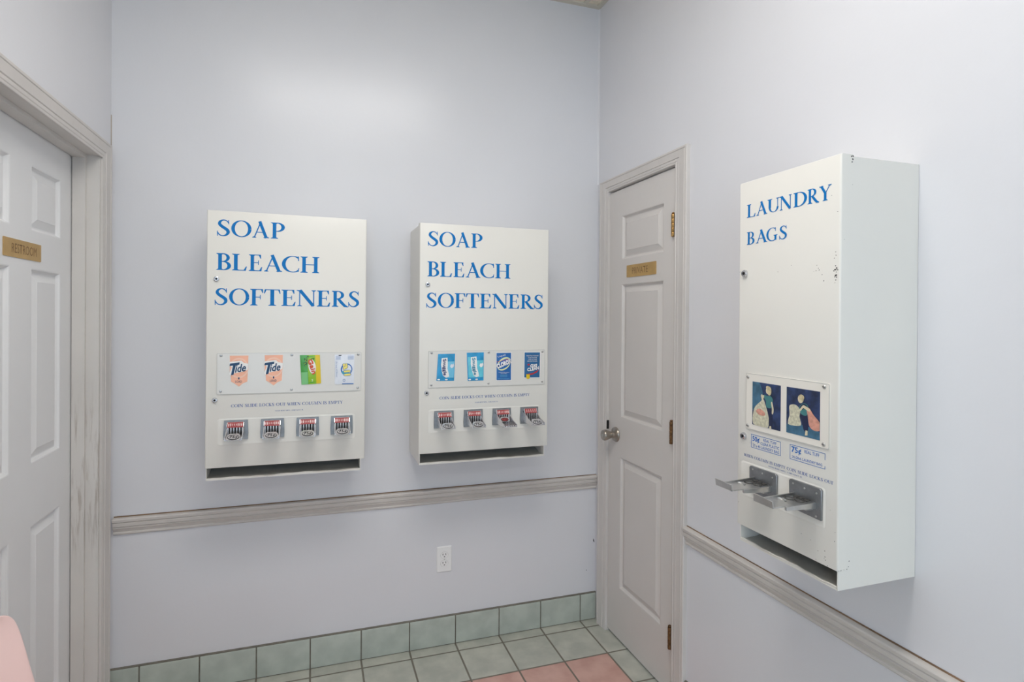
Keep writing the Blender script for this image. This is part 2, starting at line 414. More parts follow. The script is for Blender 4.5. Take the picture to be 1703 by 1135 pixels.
# floor: square tiles, pink band by the green border; unseen green beyond added against pink bounce
T = .2062; FX0, FS1 = -.0846, .0655
def floor_material():
    m = bpy.data.materials.new('floor_tiles'); m.use_nodes = True; nt = m.node_tree; N = nt.nodes; L = nt.links
    b = N['Principled BSDF']
    tc = N.new('ShaderNodeTexCoord'); sp = N.new('ShaderNodeSeparateXYZ'); L.new(tc.outputs['Object'], sp.inputs[0])
    def math_(op, a, c=None):
        n = N.new('ShaderNodeMath'); n.operation = op
        for i, x in enumerate((a, c)):
            if x is None: continue
            if isinstance(x, (int, float)): n.inputs[i].default_value = x
            else: L.new(x, n.inputs[i])
        return n.outputs[0]
    U = math_('DIVIDE', math_('SUBTRACT', sp.outputs[0], FX0), T)
    V = math_('DIVIDE', math_('ADD', sp.outputs[1], FS1), T)
    fu, fv = math_('FLOOR', U), math_('FLOOR', V)
    du = math_('ABSOLUTE', math_('SUBTRACT', math_('SUBTRACT', U, fu), .5))
    dv = math_('ABSOLUTE', math_('SUBTRACT', math_('SUBTRACT', V, fv), .5))
    mx_ = math_('MAXIMUM', du, dv)
    r = N.new('ShaderNodeMapRange'); r.inputs[1].default_value = .478; r.inputs[2].default_value = .488
    L.new(mx_, r.inputs[0]); grout = r.outputs[0]
    pink = math_('MULTIPLY', math_('LESS_THAN', U, 0.0), math_('MULTIPLY', math_('LESS_THAN', V, -1.0), math_('GREATER_THAN', V, -4.0)))
    cb = N.new('ShaderNodeCombineXYZ'); L.new(fu, cb.inputs[0]); L.new(fv, cb.inputs[1])
    wn = N.new('ShaderNodeTexWhiteNoise'); L.new(cb.outputs[0], wn.inputs[0])
    no = N.new('ShaderNodeTexNoise'); no.inputs['Scale'].default_value = 13; no.inputs['Detail'].default_value = 5
    va = N.new('ShaderNodeVectorMath'); L.new(tc.outputs['Object'], va.inputs[0]); L.new(wn.outputs[1], va.inputs[1]); L.new(va.outputs[0], no.inputs['Vector'])
    def mixc(f, a, c):
        n = N.new('ShaderNodeMix'); n.data_type = 'RGBA'
        L.new(f, n.inputs[0])
        for i, x in ((6, a), (7, c)):
            if isinstance(x, tuple): n.inputs[i].default_value = x
            else: L.new(x, n.inputs[i])
        return n.outputs[2]
    rr = N.new('ShaderNodeMapRange'); rr.inputs[1].default_value = .35; rr.inputs[2].default_value = .65; L.new(no.outputs[0], rr.inputs[0])
    g = mixc(rr.outputs[0], srgb(172,174,164), srgb(193,193,182))
    p = mixc(rr.outputs[0], srgb(195,152,140), srgb(211,171,159))
    c = mixc(pink, g, p)
    c = mixc(grout, c, srgb(122,117,106))
    L.new(c, b.inputs['Base Color'])
    rg = N.new('ShaderNodeMapRange'); rg.inputs[3].default_value = .33; rg.inputs[4].default_value = .9; L.new(grout, rg.inputs[0]); L.new(rg.outputs[0], b.inputs['Roughness'])
    bp = N.new('ShaderNodeBump'); bp.inputs['Distance'].default_value = .0025; bp.inputs['Strength'].default_value = .8
    L.new(math_('ADD', math_('MULTIPLY', grout, -1.0), math_('MULTIPLY', no.outputs[0], .15)), bp.inputs['Height']); L.new(bp.outputs[0], b.inputs['Normal'])
    return m
b = MB(); b.box(-W_ROOM-.14, XE+.14, YF-.14, .14, -.08, 0)
struct(b.build('floor', floor_material(), smooth=False))

# ceiling: fissured drop-in panels, grid bars, wall angle
CEILM = mat('ceiling_panel', srgb(226,216,198), .9, noise=.1, nscale=45, bump=.6, bscale=160)
GRIDM = mat('ceiling_grid_paint', srgb(206,200,186), .5)
b = MB(); b.box(-W_ROOM-.14, XE+.14, YF-.14, .14, CEIL+.008, CEIL+.06, 0)
x = -.087
xs = [-.087-.61*k for k in range(4)]+[-.087+.61*k for k in range(1,8)]
for x in xs: b.box(x-.012, x+.012, YF, 0 if x < 0 else RW_END, CEIL+.0035, CEIL+.0085, 1)
for k in range(6): b.box(-W_ROOM, 0 if k < 3 else XE, -.30-1.22*k-.012, -.30-1.22*k+.012, CEIL+.003, CEIL+.0085, 1)
b.box(-W_ROOM, 0, -.024, 0, CEIL, CEIL+.009, 1); b.box(-.024, 0, RW_END, -.0242, CEIL-.0003, CEIL+.009, 1); b.box(-W_ROOM, -W_ROOM+.024, YF, -.0242, CEIL-.0003, CEIL+.009, 1)
struct(b.build('ceiling', [CEILM, GRIDM, GRIME], smooth=False))

# tiled baseboards
def base_tiles(name, spans, place, h=.131):
    b = MB()
    for a, c in spans:
        a2, c2 = a+.0028, c-.0028
        P = [place(a2, 0, .0), place(c2, 0, .0)]
        # bull-nosed tile: body plus rounded top edge
        prof = [(.0, .004), (.0105, .004), (.0105, h-.012), (.0085, h-.006), (.004, h-.003), (0, h-.003)]
        b.grid([[place(a2, d, z) for d, z in prof], [place(c2, d, z) for d, z in prof]], 0)
        for u in (a2, c2): b.poly([place(u, d, z) for d, z in prof], 0)
    lo, hi = spans[0][0], spans[-1][1]
    b.grid([[place(u, d, z) for d, z in ((0,0),(.0075,0),(.0075,h-.001),(0,h))] for u in (lo, hi)], 1)
    return struct(b.build(name, [TILEG, GROUT]))
us = [-W_ROOM+.0]+[FX0-T*k for k in range(9,-1,-1)]+[-.0]
us[0] = -W_ROOM+.001
base_tiles('baseboard_back', [(us[i], us[i+1]) for i in range(len(us)-1)], lambda u, d, z: (u, -d, z))
ys = [.694+T*.7+T*k for k in range(10)]
ys = [.694]+[y for y in ys if y < -RW_END]+[-RW_END]
base_tiles('baseboard_right', [(ys[i], ys[i+1]) for i in range(len(ys)-1)], lambda u, d, z: (-d, -u, z))
base_tiles('baseboard_left', [(.92+T*k, .92+T*(k+1)) for k in range(29)], lambda u, d, z: (-W_ROOM+d, -u, z))

# door casings with jambs and stops
CAS = [(0,0),(0,.0075),(.03,.009),(.10,.0095),(.13,.0075),(.17,.0095),(.30,.010),(.33,.0085),(.37,.0115),(.60,.013),(.78,.0155),(.82,.0135),(.86,.016),(.96,.0165),(1,.014),(1,0)]
def casing(mb, yl, wl, yr, wr, zt, wh, X, sgn, z0=0.0):
    rows = []
    for z, y, w in ((0, yl, wl), (1, yl, wl), (1, yr, -wr), (0, yr, -wr)):
        rows.append([(X+sgn*bb, y+w*a, (zt+wh*a) if z else z0) for a, bb in CAS])
    mb.grid(rows, 0)
b = MB()
casing(b, -.108, .068, -.845, .068, 2.024, .064, -W_ROOM, 1)
struct(b.build('trim_1', TRIM))
b = MB()
XW = -W_ROOM
b.box(XW-.14, XW+.001, DL0-.004, DL0+.006, 0, DLZ, 0)                # jamb sides and head
b.box(XW-.14, XW+.001, DL1-.006, DL1+.004, 0, DLZ, 0)
b.box(XW-.14, XW+.001, DL1, DL0, DLZ-.004, DLZ+.006, 0)
b.box(XW-.077, XW-.038, DL0-.017, DL0-.001, 0, DLZ-.001, 0)          # stops
b.box(XW-.077, XW-.038, DL1+.001, DL1+.017, 0, DLZ-.001, 0)
b.box(XW-.0772, XW-.0378, DL1+.002, DL0-.002, DLZ-.017, DLZ-.0015, 0)
struct(b.build('trim_2', JAMBM, weld=False, smooth=False))
b = MB()
casing(b, -.1115, .0695, -.613, .080, 2.052, .056, 0, -1)
b.box(.0004, .14, DR0-.0004, DR0+.004, 0, DRZ); b.box(.0004, .14, DR1-.004, DR1+.0004, 0, DRZ); b.box(0, .14, DR1, DR0, DRZ-.001, DRZ+.004)
struct(b.build('trim_3', TRIM))
# chair rails
RAIL = [(0,0),(0,.006),(.06,.009),(.14,.009),(.17,.0065),(.28,.010),(.42,.0155),(.47,.012),(.52,.0175),(.70,.019),(.74,.0165),(.80,.0215),(.94,.023),(1,.021),(1,0)]
R0, R1 = .6344, .6993
b = MB()
rows = [[(x, -bb, R0+a*(R1-R0)) for a, bb in RAIL] for x in (-W_ROOM+.014, -.0005)]
b.grid(rows, 0); [b.poly(r, 0) for r in rows]
b.prism([(-W_ROOM+.014,-.0006,R1-.0005),(-.0005,-.0006,R1-.0005),(-.0005,-.0006,R1+.0026),(-.9,-.0006,R1+.0042),(-1.5,-.0006,R1+.0035),(-W_ROOM+.014,-.0006,R1+.0045)], (0,-.0012,0), 1)
struct(b.build('trim_4', [RAILM, GRIME]))
b = MB()
rows = [[(-bb, y, R0+a*(R1-R0)) for a, bb in RAIL] for y in (-.6925, RW_END)]
b.grid(rows, 0); [b.poly(r, 0) for r in rows]
b.prism([(-.0006,-.6925,R1-.0005),(-.0006,RW_END,R1-.0005),(-.0006,RW_END,R1+.003),(-.0006,-1.6,R1+.0045),(-.0006,-1.2,R1+.0032),(-.0006,-.6925,R1+.0035)], (-.0012,0,0), 1)
struct(b.build('trim_5', [RAILM, GRIME]))
# corner bead and the open crack above the restroom casing
b = MB(); b.prism([(0,0,2.11),(-.007,0,2.11),(0,-.007,2.11)], (0,0,CEIL-2.11)); struct(b.build('trim_6', WALL))
b = MB(); b.prism([(XW,-.0005,2.088),(XW+.0022,-.0003,2.088),(XW,-.0035,2.088)], (0,0,.125), 0); struct(b.build('trim_7', CRACK))

# ------------------------------------------------------------------ doors
def door_slab(mb, a0, a1, z0, z1, panels, th, place):
    """place(a, depth out of the face, z)"""
    us = sorted({a0, a1}|{p[0] for p in panels}|{p[1] for p in panels}); vs = sorted({z0, z1}|{p[2] for p in panels}|{p[3] for p in panels})
    for i in range(len(us)-1):
        for j in range(len(vs)-1):
            uc, vc = (us[i]+us[i+1])/2, (vs[j]+vs[j+1])/2
            if any(p[0] < uc < p[1] and p[2] < vc < p[3] for p in panels): continue
            mb.poly([place(us[i],0,vs[j]), place(us[i+1],0,vs[j]), place(us[i+1],0,vs[j+1]), place(us[i],0,vs[j+1])])
    ring = lambda p, i, d: [place(p[0]+i,d,p[2]+i), place(p[1]-i,d,p[2]+i), place(p[1]-i,d,p[3]-i), place(p[0]+i,d,p[3]-i)]
    for p in panels:
        st = [(0,0),(.0035,-.0012),(.006,-.006),(.0105,-.0115),(.0145,-.0115),(.037,-.0022),(.0385,-.001)]
        for (i0,d0),(i1,d1) in zip(st, st[1:]):
            A, B = ring(p,i0,d0), ring(p,i1,d1)
            for k in range(4): mb.poly([A[k], A[(k+1)%4], B[(k+1)%4], B[k]])
        mb.poly(ring(p, *st[-1]))
    F = [(a0,z0),(a1,z0),(a1,z1),(a0,z1)]
    for k in range(4):
        (u,v),(w,x) = F[k], F[(k+1)%4]
        mb.poly([place(u,0,v), place(w,0,x), place(w,-th,x), place(u,-th,v)])
    mb.poly([place(u,-th,v) for u, v in F])
XD1 = -W_ROOM-.08
b = MB()
pc = [(-.413,-.213),(-.737,-.537)]; pz = [(.233,.826),(1.016,1.602),(1.716,1.912)]
door_slab(b, DL1+.007, DL0-.006, .010, DLZ-.007, [(a,c,e,f) for a,c in pc for e,f in pz], .035, lambda a, d, z: (XD1+d, a, z))
d1 = struct(b.build('door_1', DOORW, smooth=False), 'light grey panelled door marked RESTROOM set deep in its frame')
b = MB()
b.lathe([(.033,0),(.033,.004),(.026,.010),(.013,.014),(.012,.030),(.020,.036),(.026,.05),(.0265,.06),(.022,.066),(.0,.068)], (XD1,-.775,.93), (1,0,0), 24)
b.build('door_knob', NICKEL, d1)
XD2 = .005
b = MB()
door_slab(b, DR1+.003, DR0-.0012, .012, 2.045, [(-.527,-.213,.242,.836),(-.527,-.213,1.016,1.617),(-.527,-.213,1.728,1.925)], .035, lambda a, d, z: (XD2-d, a, z))
d2 = struct(b.build('door_2', DOORG, smooth=False), 'narrow grey panelled door marked PRIVATE in the room corner')
b = MB()
b.lathe([(.034,0),(.034,.003),(.031,.0075),(.0225,.010),(.0155,.016),(.0145,.026),(.0175,.032),(.0215,.044),(.0245,.056),(.0248,.062),(.022,.0665),(.009,.0675),(.008,.066),(0,.066)], (XD2,-.1745,.931), (-1,0,0), 28)
k = b.build('door_knob', NICKEL, d2)
b = MB(); b.box(-.0662+XD2-.003, -.0662+XD2, -.1745-.0012, -.1745+.0012, .931-.005, .931+.005); b.lathe([(.007,0),(.007,.002)], (XD2-.0662,-.1745,.931), (-1,0,0), 16); b.build('key_slot', DARKSTEEL, k)
b = MB(); b.prism([(XD2-.0005,-.1105,.945),(XD2-.0005,-.1135,.945),(XD2-.0005,-.1135,.985),(XD2-.0005,-.112,.985)], (-.012,0,0)); b.build('latch_plate', DARK, d2)
for zc, mm, ex in ((1.8225,HINGE,.0016),(1.0245,HINGED,0),(.234,HINGED,0)):
    b = MB(); y = DR1+.0125
    for q in range(5):
        b.lathe([(.0072,0),(.0078,.001),(.0078,.0155),(.0072,.0165)], (XD2-.0085,y,zc-.0425+q*.0171), (0,0,1), 14)
    b.lathe([(.0035,0),(.0072,.003),(.004,.0065),(0,.007)], (XD2-.0085,y,zc+.0430), (0,0,1), 14)
    b.box(XD2-.0015, XD2-.0001, y, y+.010+ex*4, zc-.043, zc+.043)
    b.build('hinge', mm, d2)

# nameplates screwed to the doors
def nameplate(word, place, a0, a1, z0, z1, label):
    b = MB()
    P = [place(*p) for p in rrect(a0, a1, z0, z1, .003)]
    n = (Vector(place(a0,z0,.002))-Vector(place(a0,z0,0)))
    b.prism(P, n, 0)
    w, h = a1-a0, z1-z0
    sans_word(b, word, a0+w*.20, a0+w*(.86 if len(word) > 7 else .74), z0+h*.24, z1-h*.24, lambda u, v, e=0: place(u, v, .0023+e), 1)
    o = b.build('nameplate', [BRASS, ENGRAVE], bevel=.0004)
    return tag(o, label, 'sign')
def plate1(a, z, d=0): return (XD1+.0002+d, a, z)
def plate2(a, z, d=0): return (XD2-.0002-d, -a, z)
nameplate('RESTROOM', plate1, -.575, -.356, 1.626, 1.678, 'brass nameplate engraved RESTROOM on the light grey door at left')
nameplate('PRIVATE', plate2, .2585, .479, 1.644, 1.697, 'brass nameplate engraved PRIVATE on the narrow corner door')

# ------------------------------------------------------------------ vending machines
def lock(mb, u, v, d):
    mb.lathe([(.0098,0),(.0098,.0025),(.0085,.0055),(.006,.0065),(.0055,.0050),(.0040,.0050)], (u,-d,v), (0,-1,0), 20, 0)
    mb.lathe([(.0040,.0),(.0040,.0012),(.0018,.0014),(.0018,.0006)], (u,-d-.0045,v), (0,-1,0), 14, 1)
def screw(mb, u, v, d, r=.0048):
    mb.lathe([(r,0),(r*.95,.0012),(r*.6,.0026),(0,.003)], (u,-d,v), (0,-1,0), 14, 0)
    mb.box(u-r*.7, u+r*.7, -d-.0030, -d-.0024, v-.0005, v+.0005, 1)
def cabinet(root, w, h, d, bot, il, ir, opening=(.0, .0)):
    """sheet-metal body: open slot along the bottom of the front"""
    t = .0022; x0, x1 = il, w-ir; dd = d-.0022
    b = MB()
    b.box(x0, x0+t, -dd, 0, -bot, h-.004); b.box(x1-t, x1, -dd, 0, -bot, h-.004)
    b.box(x0+t, x1-t, -dd, 0, h-.004-t, h-.004); b.box(x0+t, x1-t, -dd, 0, -bot, -bot+t)
    b.box(x0+t, x1-t, -t, 0, -bot+t, h-.004-t)
    n = 24; lip = [[], [], [], []]
    for k in range(n+1):
        u = x0+t+(x1-x0-2*t)*k/n; wv = .0011*math.sin(k*.55)+.0007*math.sin(k*1.7+1)
        for j, (y, z) in enumerate(((-dd, -bot+t), (-dd-.0015+wv*.6, -bot+.0072+wv), (-dd+.0035, -bot+.0074+wv), (-dd+.006, -bot+t))): lip[j].append((u, y, z))
    b.grid(lip, 0)
    body = b.build('cabinet_body', ENAMEL, root)
    r = MB()
    pr = [(-dd+.006, -bot+.003), (-dd+.05, -bot+.006), (-d*.55, -bot+.022), (-.012, .055), (-.010, .055), (-.010, -bot+.003)]
    r.prism([(x0+t+.001, y, z) for y, z in pr], (x1-x0-2*t-.002, 0, 0))
    r.build('dispensing_chute', DARKSTEEL, root)
    return body
def door_pan(root, w, h, d, fl, chips=None):
    b = MB(); r = .004; n = 5
    # folded front sheet with rounded vertical edges and flanges going back
    prof = [(0, -d+fl), (0, -d+r)]
    prof += [(r-r*math.cos(math.radians(90*k/n)), -d+r-r*math.sin(math.radians(90*k/n))) for k in range(1, n+1)]
    prof += [(w-x, y) for x, y in reversed(prof)]
    rz = .0025
    rows = []
    for z, ins in ((0, rz), (rz*.3, rz*.3), (rz, 0), (h-rz, 0), (h-rz*.3, rz*.3), (h, rz)):
        rows.append([(min(max(x, 0), w), y+(ins if y < -d+r else 0), z) for x, y in prof])
    b.grid(rows, 0)
    b.poly(rows[-1], 0); b.poly(rows[0], 0)
    b.poly([(x, y, z) for z in (0,) for x, y in ((0,-d+fl),(w,-d+fl))]+[(w,-d+fl,h),(0,-d+fl,h)], 0)
    if chips:
        for u, v, s, front in chips:
            for q in range(1):
                k = random.randint(4, 6); a0 = random.random()*6
                pts = [(s*(.5+random.random())*math.cos(a0+2*PI*j/k), s*(.4+.8*random.random())*math.sin(a0+2*PI*j/k)) for j in range(k)]
                if front: b.poly([(min(u+p, w-.0012), -d-.0003, v+q_) for p, q_ in pts], 1)
                else: b.poly([(w+.0003, -d+u+p, v+q_) for p, q_ in pts], 1)
    return b.build('door', [ENAMEL, CHIP], root)
def display_panel(root, u0, u1, v0, v1, d, screws, mats, photo=None):
    b = MB(); P = [(u, -d, v) for u, v in rrect(u0, u1, v0, v1, .004)]
    b.prism(P, (0, -.003, 0), 0)
    # bright polished edge line
    fr = rrect(u0, u1, v0, v1, .004); fi = rrect(u0+.0016, u1-.0016, v0+.0016, v1-.0016, .003)
    for k in range(len(fr)):
        c = (k+1) % len(fr)
        b.poly([(fr[k][0],-d-.0032,fr[k][1]),(fr[c][0],-d-.0032,fr[c][1]),(fi[c][0],-d-.0032,fi[c][1]),(fi[k][0],-d-.0032,fi[k][1])], 1)
    o = b.build('display_panel', mats, root)
    for u, v in screws:
        s = MB(); screw(s, u, v, d+.003); s.build('screw', [STEEL, DARK], o)
    return o
def coin_panel(root, u0, u1, v0, v1, d):
    b = MB(); A = rrect(u0, u1, v0, v1, .010, 5); B = rrect(u0+.003, u1-.003, v0+.003, v1-.003, .008, 5); C2 = rrect(u0+.0045, u1-.0045, v0+.0045, v1-.0045, .007, 5)
    b.grid([[(u,-d-.0002,v) for u,v in A],[(u,-d-.0009,v) for u,v in B],[(u,-d-.0012,v) for u,v in C2]], 0, True)
    b.poly([(u,-d-.0012,v) for u,v in C2], 0)
    return b.build('coin_panel', ENAMEL, root, smooth=False)
def coin_slide(root, u, v0, v1, d, out, price, front_tag=True, pips=8):
    """push-in coin slide: face plate, channel tongue, red number plate, price tag"""
    hw = .040; zt = v1
    b = MB()
    pl = [(u-hw, v0+.002), (u-hw-.001, v0+.022), (u-hw+.001, zt), (u+hw-.001, zt), (u+hw+.001, v0+.022), (u+hw, v0+.002)]
    b.prism([(x,-d-.001,z) for x, z in pl], (0,-.006,0), 0)
    f = -d-.007; tw = .0285; zb = v0+.012; zm = zb+.010; ztop = zt-.020
    # housing hood behind the number plate
    b.prism([(u-tw, f, zt-.004), (u-tw, f-.010, zt-.006), (u-tw, f-.018, ztop), (u-tw, f, ztop)], (2*tw,0,0), 1)
    # channel: floor with grooves and two cheeks sloping down outwards
    b.box(u-tw+.0004, u+tw-.0004, f-out, f, zb, zb+.003, 1)
    for s in (-1, 1):
        x = u+s*tw
        b.prism([(x, f, zb-.0004), (x, f-out-.0004, zb-.0004), (x, f-out-.0004, zb+.010), (x, f-out*.55, zb+.020), (x, f-.006, ztop+.004), (x, f, ztop+.004)], (-s*.0032,0,0), 1)
    for k in range(5):
        x = u-.0190+.0095*k
        b.box(x-.0019, x+.0019, f-.0150, f, zb+.003, ztop, 2)                  # slits behind
        b.box(x-.0011, x+.0011, f-out*(.5 if front_tag else .95), f-.012, zb+.0029, zb+.0034, 2)   # grooves in the floor
    for k in range(6):
        x = u-.02375+.0095*k
        b.box(x-.0024, x+.0024, f-.0165, f, zb+.003, ztop, 1)                  # bars between the slits
        b.box(x-.0026, x+.0026, f-out+.003, f-.010, zb+.003, zb+.0062, 1)
    o = b.build('coin_slide', [PLATE, SLIDEM, DARK], root, bevel=.0007, segs=1)
    r = MB()
    y0, y1, za, zc = f-.0190, f-.0112, ztop-.002, zt-.0045
    pm = lambda uu, t, e=0: (uu, y0+(y1-y0)*t-e, za+(zc-za)*t+e*.4)
    r.prism([pm(u-.0255,0), pm(u+.0255,0), pm(u+.0255,1), pm(u-.0255,1)], (0,-.0009,0), 0)
    for k in range(pips):
        x = u+(k-(pips-1)/2)*.0425/(pips-1)*(1 if pips > 5 else .86)
        small = pips == 8 and k in (2,3,4)
        e = ellipse(0, 0, .0010 if small else .0018, .22 if small else .31, 12)
        r.poly([pm(x+p, .5+q, .0011) for p, q in e], 1)
        if pips == 5: r.poly([pm(x+p*.45, .5+q*.5, .0014) for p, q in e], 0)
    r.build('number_plate', [RED, PALEP], o)
    g = MB()
    if front_tag: ya, yb, zA, zB = f-out-.003, f-out*.68, zb+.002, zb+.019
    else: ya, yb, zA, zB = f-.044, f-.024, zb+.010, zb+.026
    tm = lambda uu, t, e=0: (uu, ya+(yb-ya)*t-e*.8, zA+(zB-zA)*t+e)
    tagw = .024 if front_tag else .020
    g.prism([tm(u+p, .5+q) for p, q in rrect(-tagw, tagw, -.5, .5, .006, 4)] if False else [tm(u-tagw,.22), tm(u-tagw*.75,0), tm(u+tagw*.75,0), tm(u+tagw,.22), tm(u+tagw*.9,.75), tm(u+tagw*.6,1), tm(u-tagw*.6,1), tm(u-tagw*.9,.75)], (0,-.0016,.0016), 0)
    g.poly([tm(u+p, .42+q, .0026) for p, q in ellipse(0,0,tagw*.80,.37,20)], 1)
    g.poly([tm(u+p, .42+q, .0029) for p, q in ellipse(0,0,tagw*.72,.31,20)], 0 if front_tag else 3)
    if price: sans_word(g, price, u-tagw*.52, u+tagw*.56, .2, .66, lambda a, t, e=0: tm(a, t, .0033+e), 1, fat=.0002)
    g.build('price_tag', [SLIDEM, BLACKP, WHITEP, RED], o)
    return o

def slot_text(b, place, u0, u1, v0, v1, s0, s1, w0):
    serif_word(b, 'COIN SLIDE LOCKS OUT WHEN COLUMN IS EMPTY', (u0, u1), v0, v1, place, 1)
    serif_word(b, 'VEND-RITE MFG., CHICAGO, IL', (s0, s1), w0, w0+.0042, place, 1)
SOAP = [(.0322,.0737),(.0783,.1454),(.1474,.2045),(.21,.2582)]
BLEACH = [(.0309,.0788),(.0819,.1309),(.1371,.1823),(.1882,.2505),(.2489,.3094),(.3135,.3803)]
SOFT = [(.027,.0684),(.0733,.14),(.1427,.1868),(.1892,.2455),(.2483,.2979),(.3007,.3697),(.3726,.4207),(.4262,.4866),(.4866,.5268)]
MW, MH, MD, MBOT = .5526, .9173, .2427, .0437
def soap_machine(x, z, label, slides, dx=0):
    root = empty('vending_machine', (x, -.0008, z))
    tag(root, label, 'vending machine', 'white metal soap vending machines on the back wall')
    d = MD-.0008
    cabinet(root, MW, MH, d, MBOT, .0035, .0145)
    dr = door_pan(root, MW, MH, d, .034)
    b = MB(); pl = lambda u, v, e=0: (u, -d-.0004-e, v)
    serif_word(b, 'SOAP', SOAP, .8268, .8855, pl)
    serif_word(b, 'BLEACH', BLEACH, .7058, .7655, pl)
    serif_word(b, 'SOFTENERS', SOFT, .5812, .6410, pl)
    slot_text(b, pl, .0834, .470, .2145, .2255, .2304, .329, .1945)
    b.build('lettering', [INK, INK2], dr, smooth=False, weld=False)
    for u, v in ((.0322,.6735),(.0302,.2423)):
        k = MB(); lock(k, u, v, d); k.build('lock', [CHROME, DARK], dr)
    display_panel(root, .0363, .5372, .2622, .4095, d, [(.0498,.4012),(.2872,.4010),(.5255,.4008),(.0488,.2737),(.2872,.2732),(.5248,.274)], [PANELM, EDGE])
    coin_panel(root, .0386, .516, .078, .1755, d)
    for k, s in enumerate(slides):
        coin_slide(root, .1008+.1221*k, .0985, .169, d+.0005, *s)
    return root
LX, LZ, RX, RZ = -1.6802, .9208, -.9181, .9192
soap_machine(LX, LZ, 'white SOAP BLEACH SOFTENERS vending machine nearer the restroom door',
             [(.070,'75¢'),(.070,'75¢'),(.070,'75¢'),(.066,'75¢')]).rotation_euler.y = math.radians(.25)
soap_machine(RX, RZ, 'white SOAP BLEACH SOFTENERS vending machine nearer the private door',
             [(.078,'75¢'),(.080,'75¢'),(.105,'75¢',False),(.098,'75¢',True,5)])

# sample packets shown on the display panels ------------------------------------------------
def packet(pmap, u0, u1, v0, v1, corners, graphics, mats, label, cat, name, group, bulge=.0035, skew=(0,0,0,0), crimp=0):
    """corners: four (u,v) tl tr br bl;  pillow shaped sachet with its print"""
    tl, tr, br, bl = corners
    def uv(s, t): # s,t in 0..1 from bottom left
        a = (bl[0]+(br[0]-bl[0])*s, bl[1]+(br[1]-bl[1])*s); c = (tl[0]+(tr[0]-tl[0])*s, tl[1]+(tr[1]-tl[1])*s)
        return (a[0]+(c[0]-a[0])*t, a[1]+(c[1]-a[1])*t)
    def hgt(s, t):
        e = max(0, min(s, 1-s))*max(0, min(t, 1-t))
        return .0006+bulge*min(1, 9*max(0, e))**.6+(crimp*math.sin(s*23+t*9)*math.sin(t*15) if crimp else 0)
    def at(s, t, e=0):
        q = uv(s, t); return pmap(q[0], q[1], hgt(s, t)+e)
    b = MB(); n = 18
    b.grid([[at(i/n, j/n) for i in range(n+1)] for j in range(n+1)], 0)
    rim = [uv(i/n, 0) for i in range(n)]+[uv(1, j/n) for j in range(n)]+[uv(1-i/n, 1) for i in range(n)]+[uv(0, 1-j/n) for j in range(n)]
    b.grid([[pmap(p[0], p[1], 0) for p in rim], [pmap(p[0], p[1], .0006) for p in rim]], 0, True)
    graphics(b, at)
    o = b.build(name, mats, smooth=True, weld=False)
    return tag(o, label, cat, group)
def fill(b, at, poly, m, e=.0004, n=6):
    """print following the surface: fan the polygon in small pieces"""
    cx = sum(p[0] for p in poly)/len(poly); cy = sum(p[1] for p in poly)/len(poly)
    N = len(poly)
    for k in range(N):
        a, c = poly[k], poly[(k+1) % N]
        for i in range(n):
            f0, f1 = i/n, (i+1)/n
            L = lambda p, f: at(cx+(p[0]-cx)*f, cy+(p[1]-cy)*f, e)
            b.poly([L(a,f0), L(a,f1), L(c,f1), L(c,f0)] if i else [L(a,0), L(a,f1), L(c,f1)], m)
def bandq(b, at, s0, s1, t0, t1, m, e=.0003, n=8):
    for i in range(n):
        for j in range(n):
            A = lambda p, q: at(s0+(s1-s0)*p/n, t0+(t1-t0)*q/n, e)
            b.poly([A(i,j), A(i+1,j), A(i+1,j+1), A(i,j+1)], m)
def words(b, at, w, s0, s1, t0, t1, m, deg=0, shear=0, fat=0, e=.0011):
    c = ((s0+s1)/2, (t0+t1)/2)
    pl = lambda u, v, k=0: at(u, v, e+k)
    if deg:
        ar = .62  # packet width / height
        cs, sn = math.cos(math.radians(deg)), math.sin(math.radians(deg))
        pl = lambda u, v, k=0: at(c[0]+((u-c[0])*ar*cs-(v-c[1])*sn)/ar, c[1]+((u-c[0])*ar*sn+(v-c[1])*cs), e+k)
    sans_word(b, w, s0, s1, t0, t1, pl, m, shear, fat)
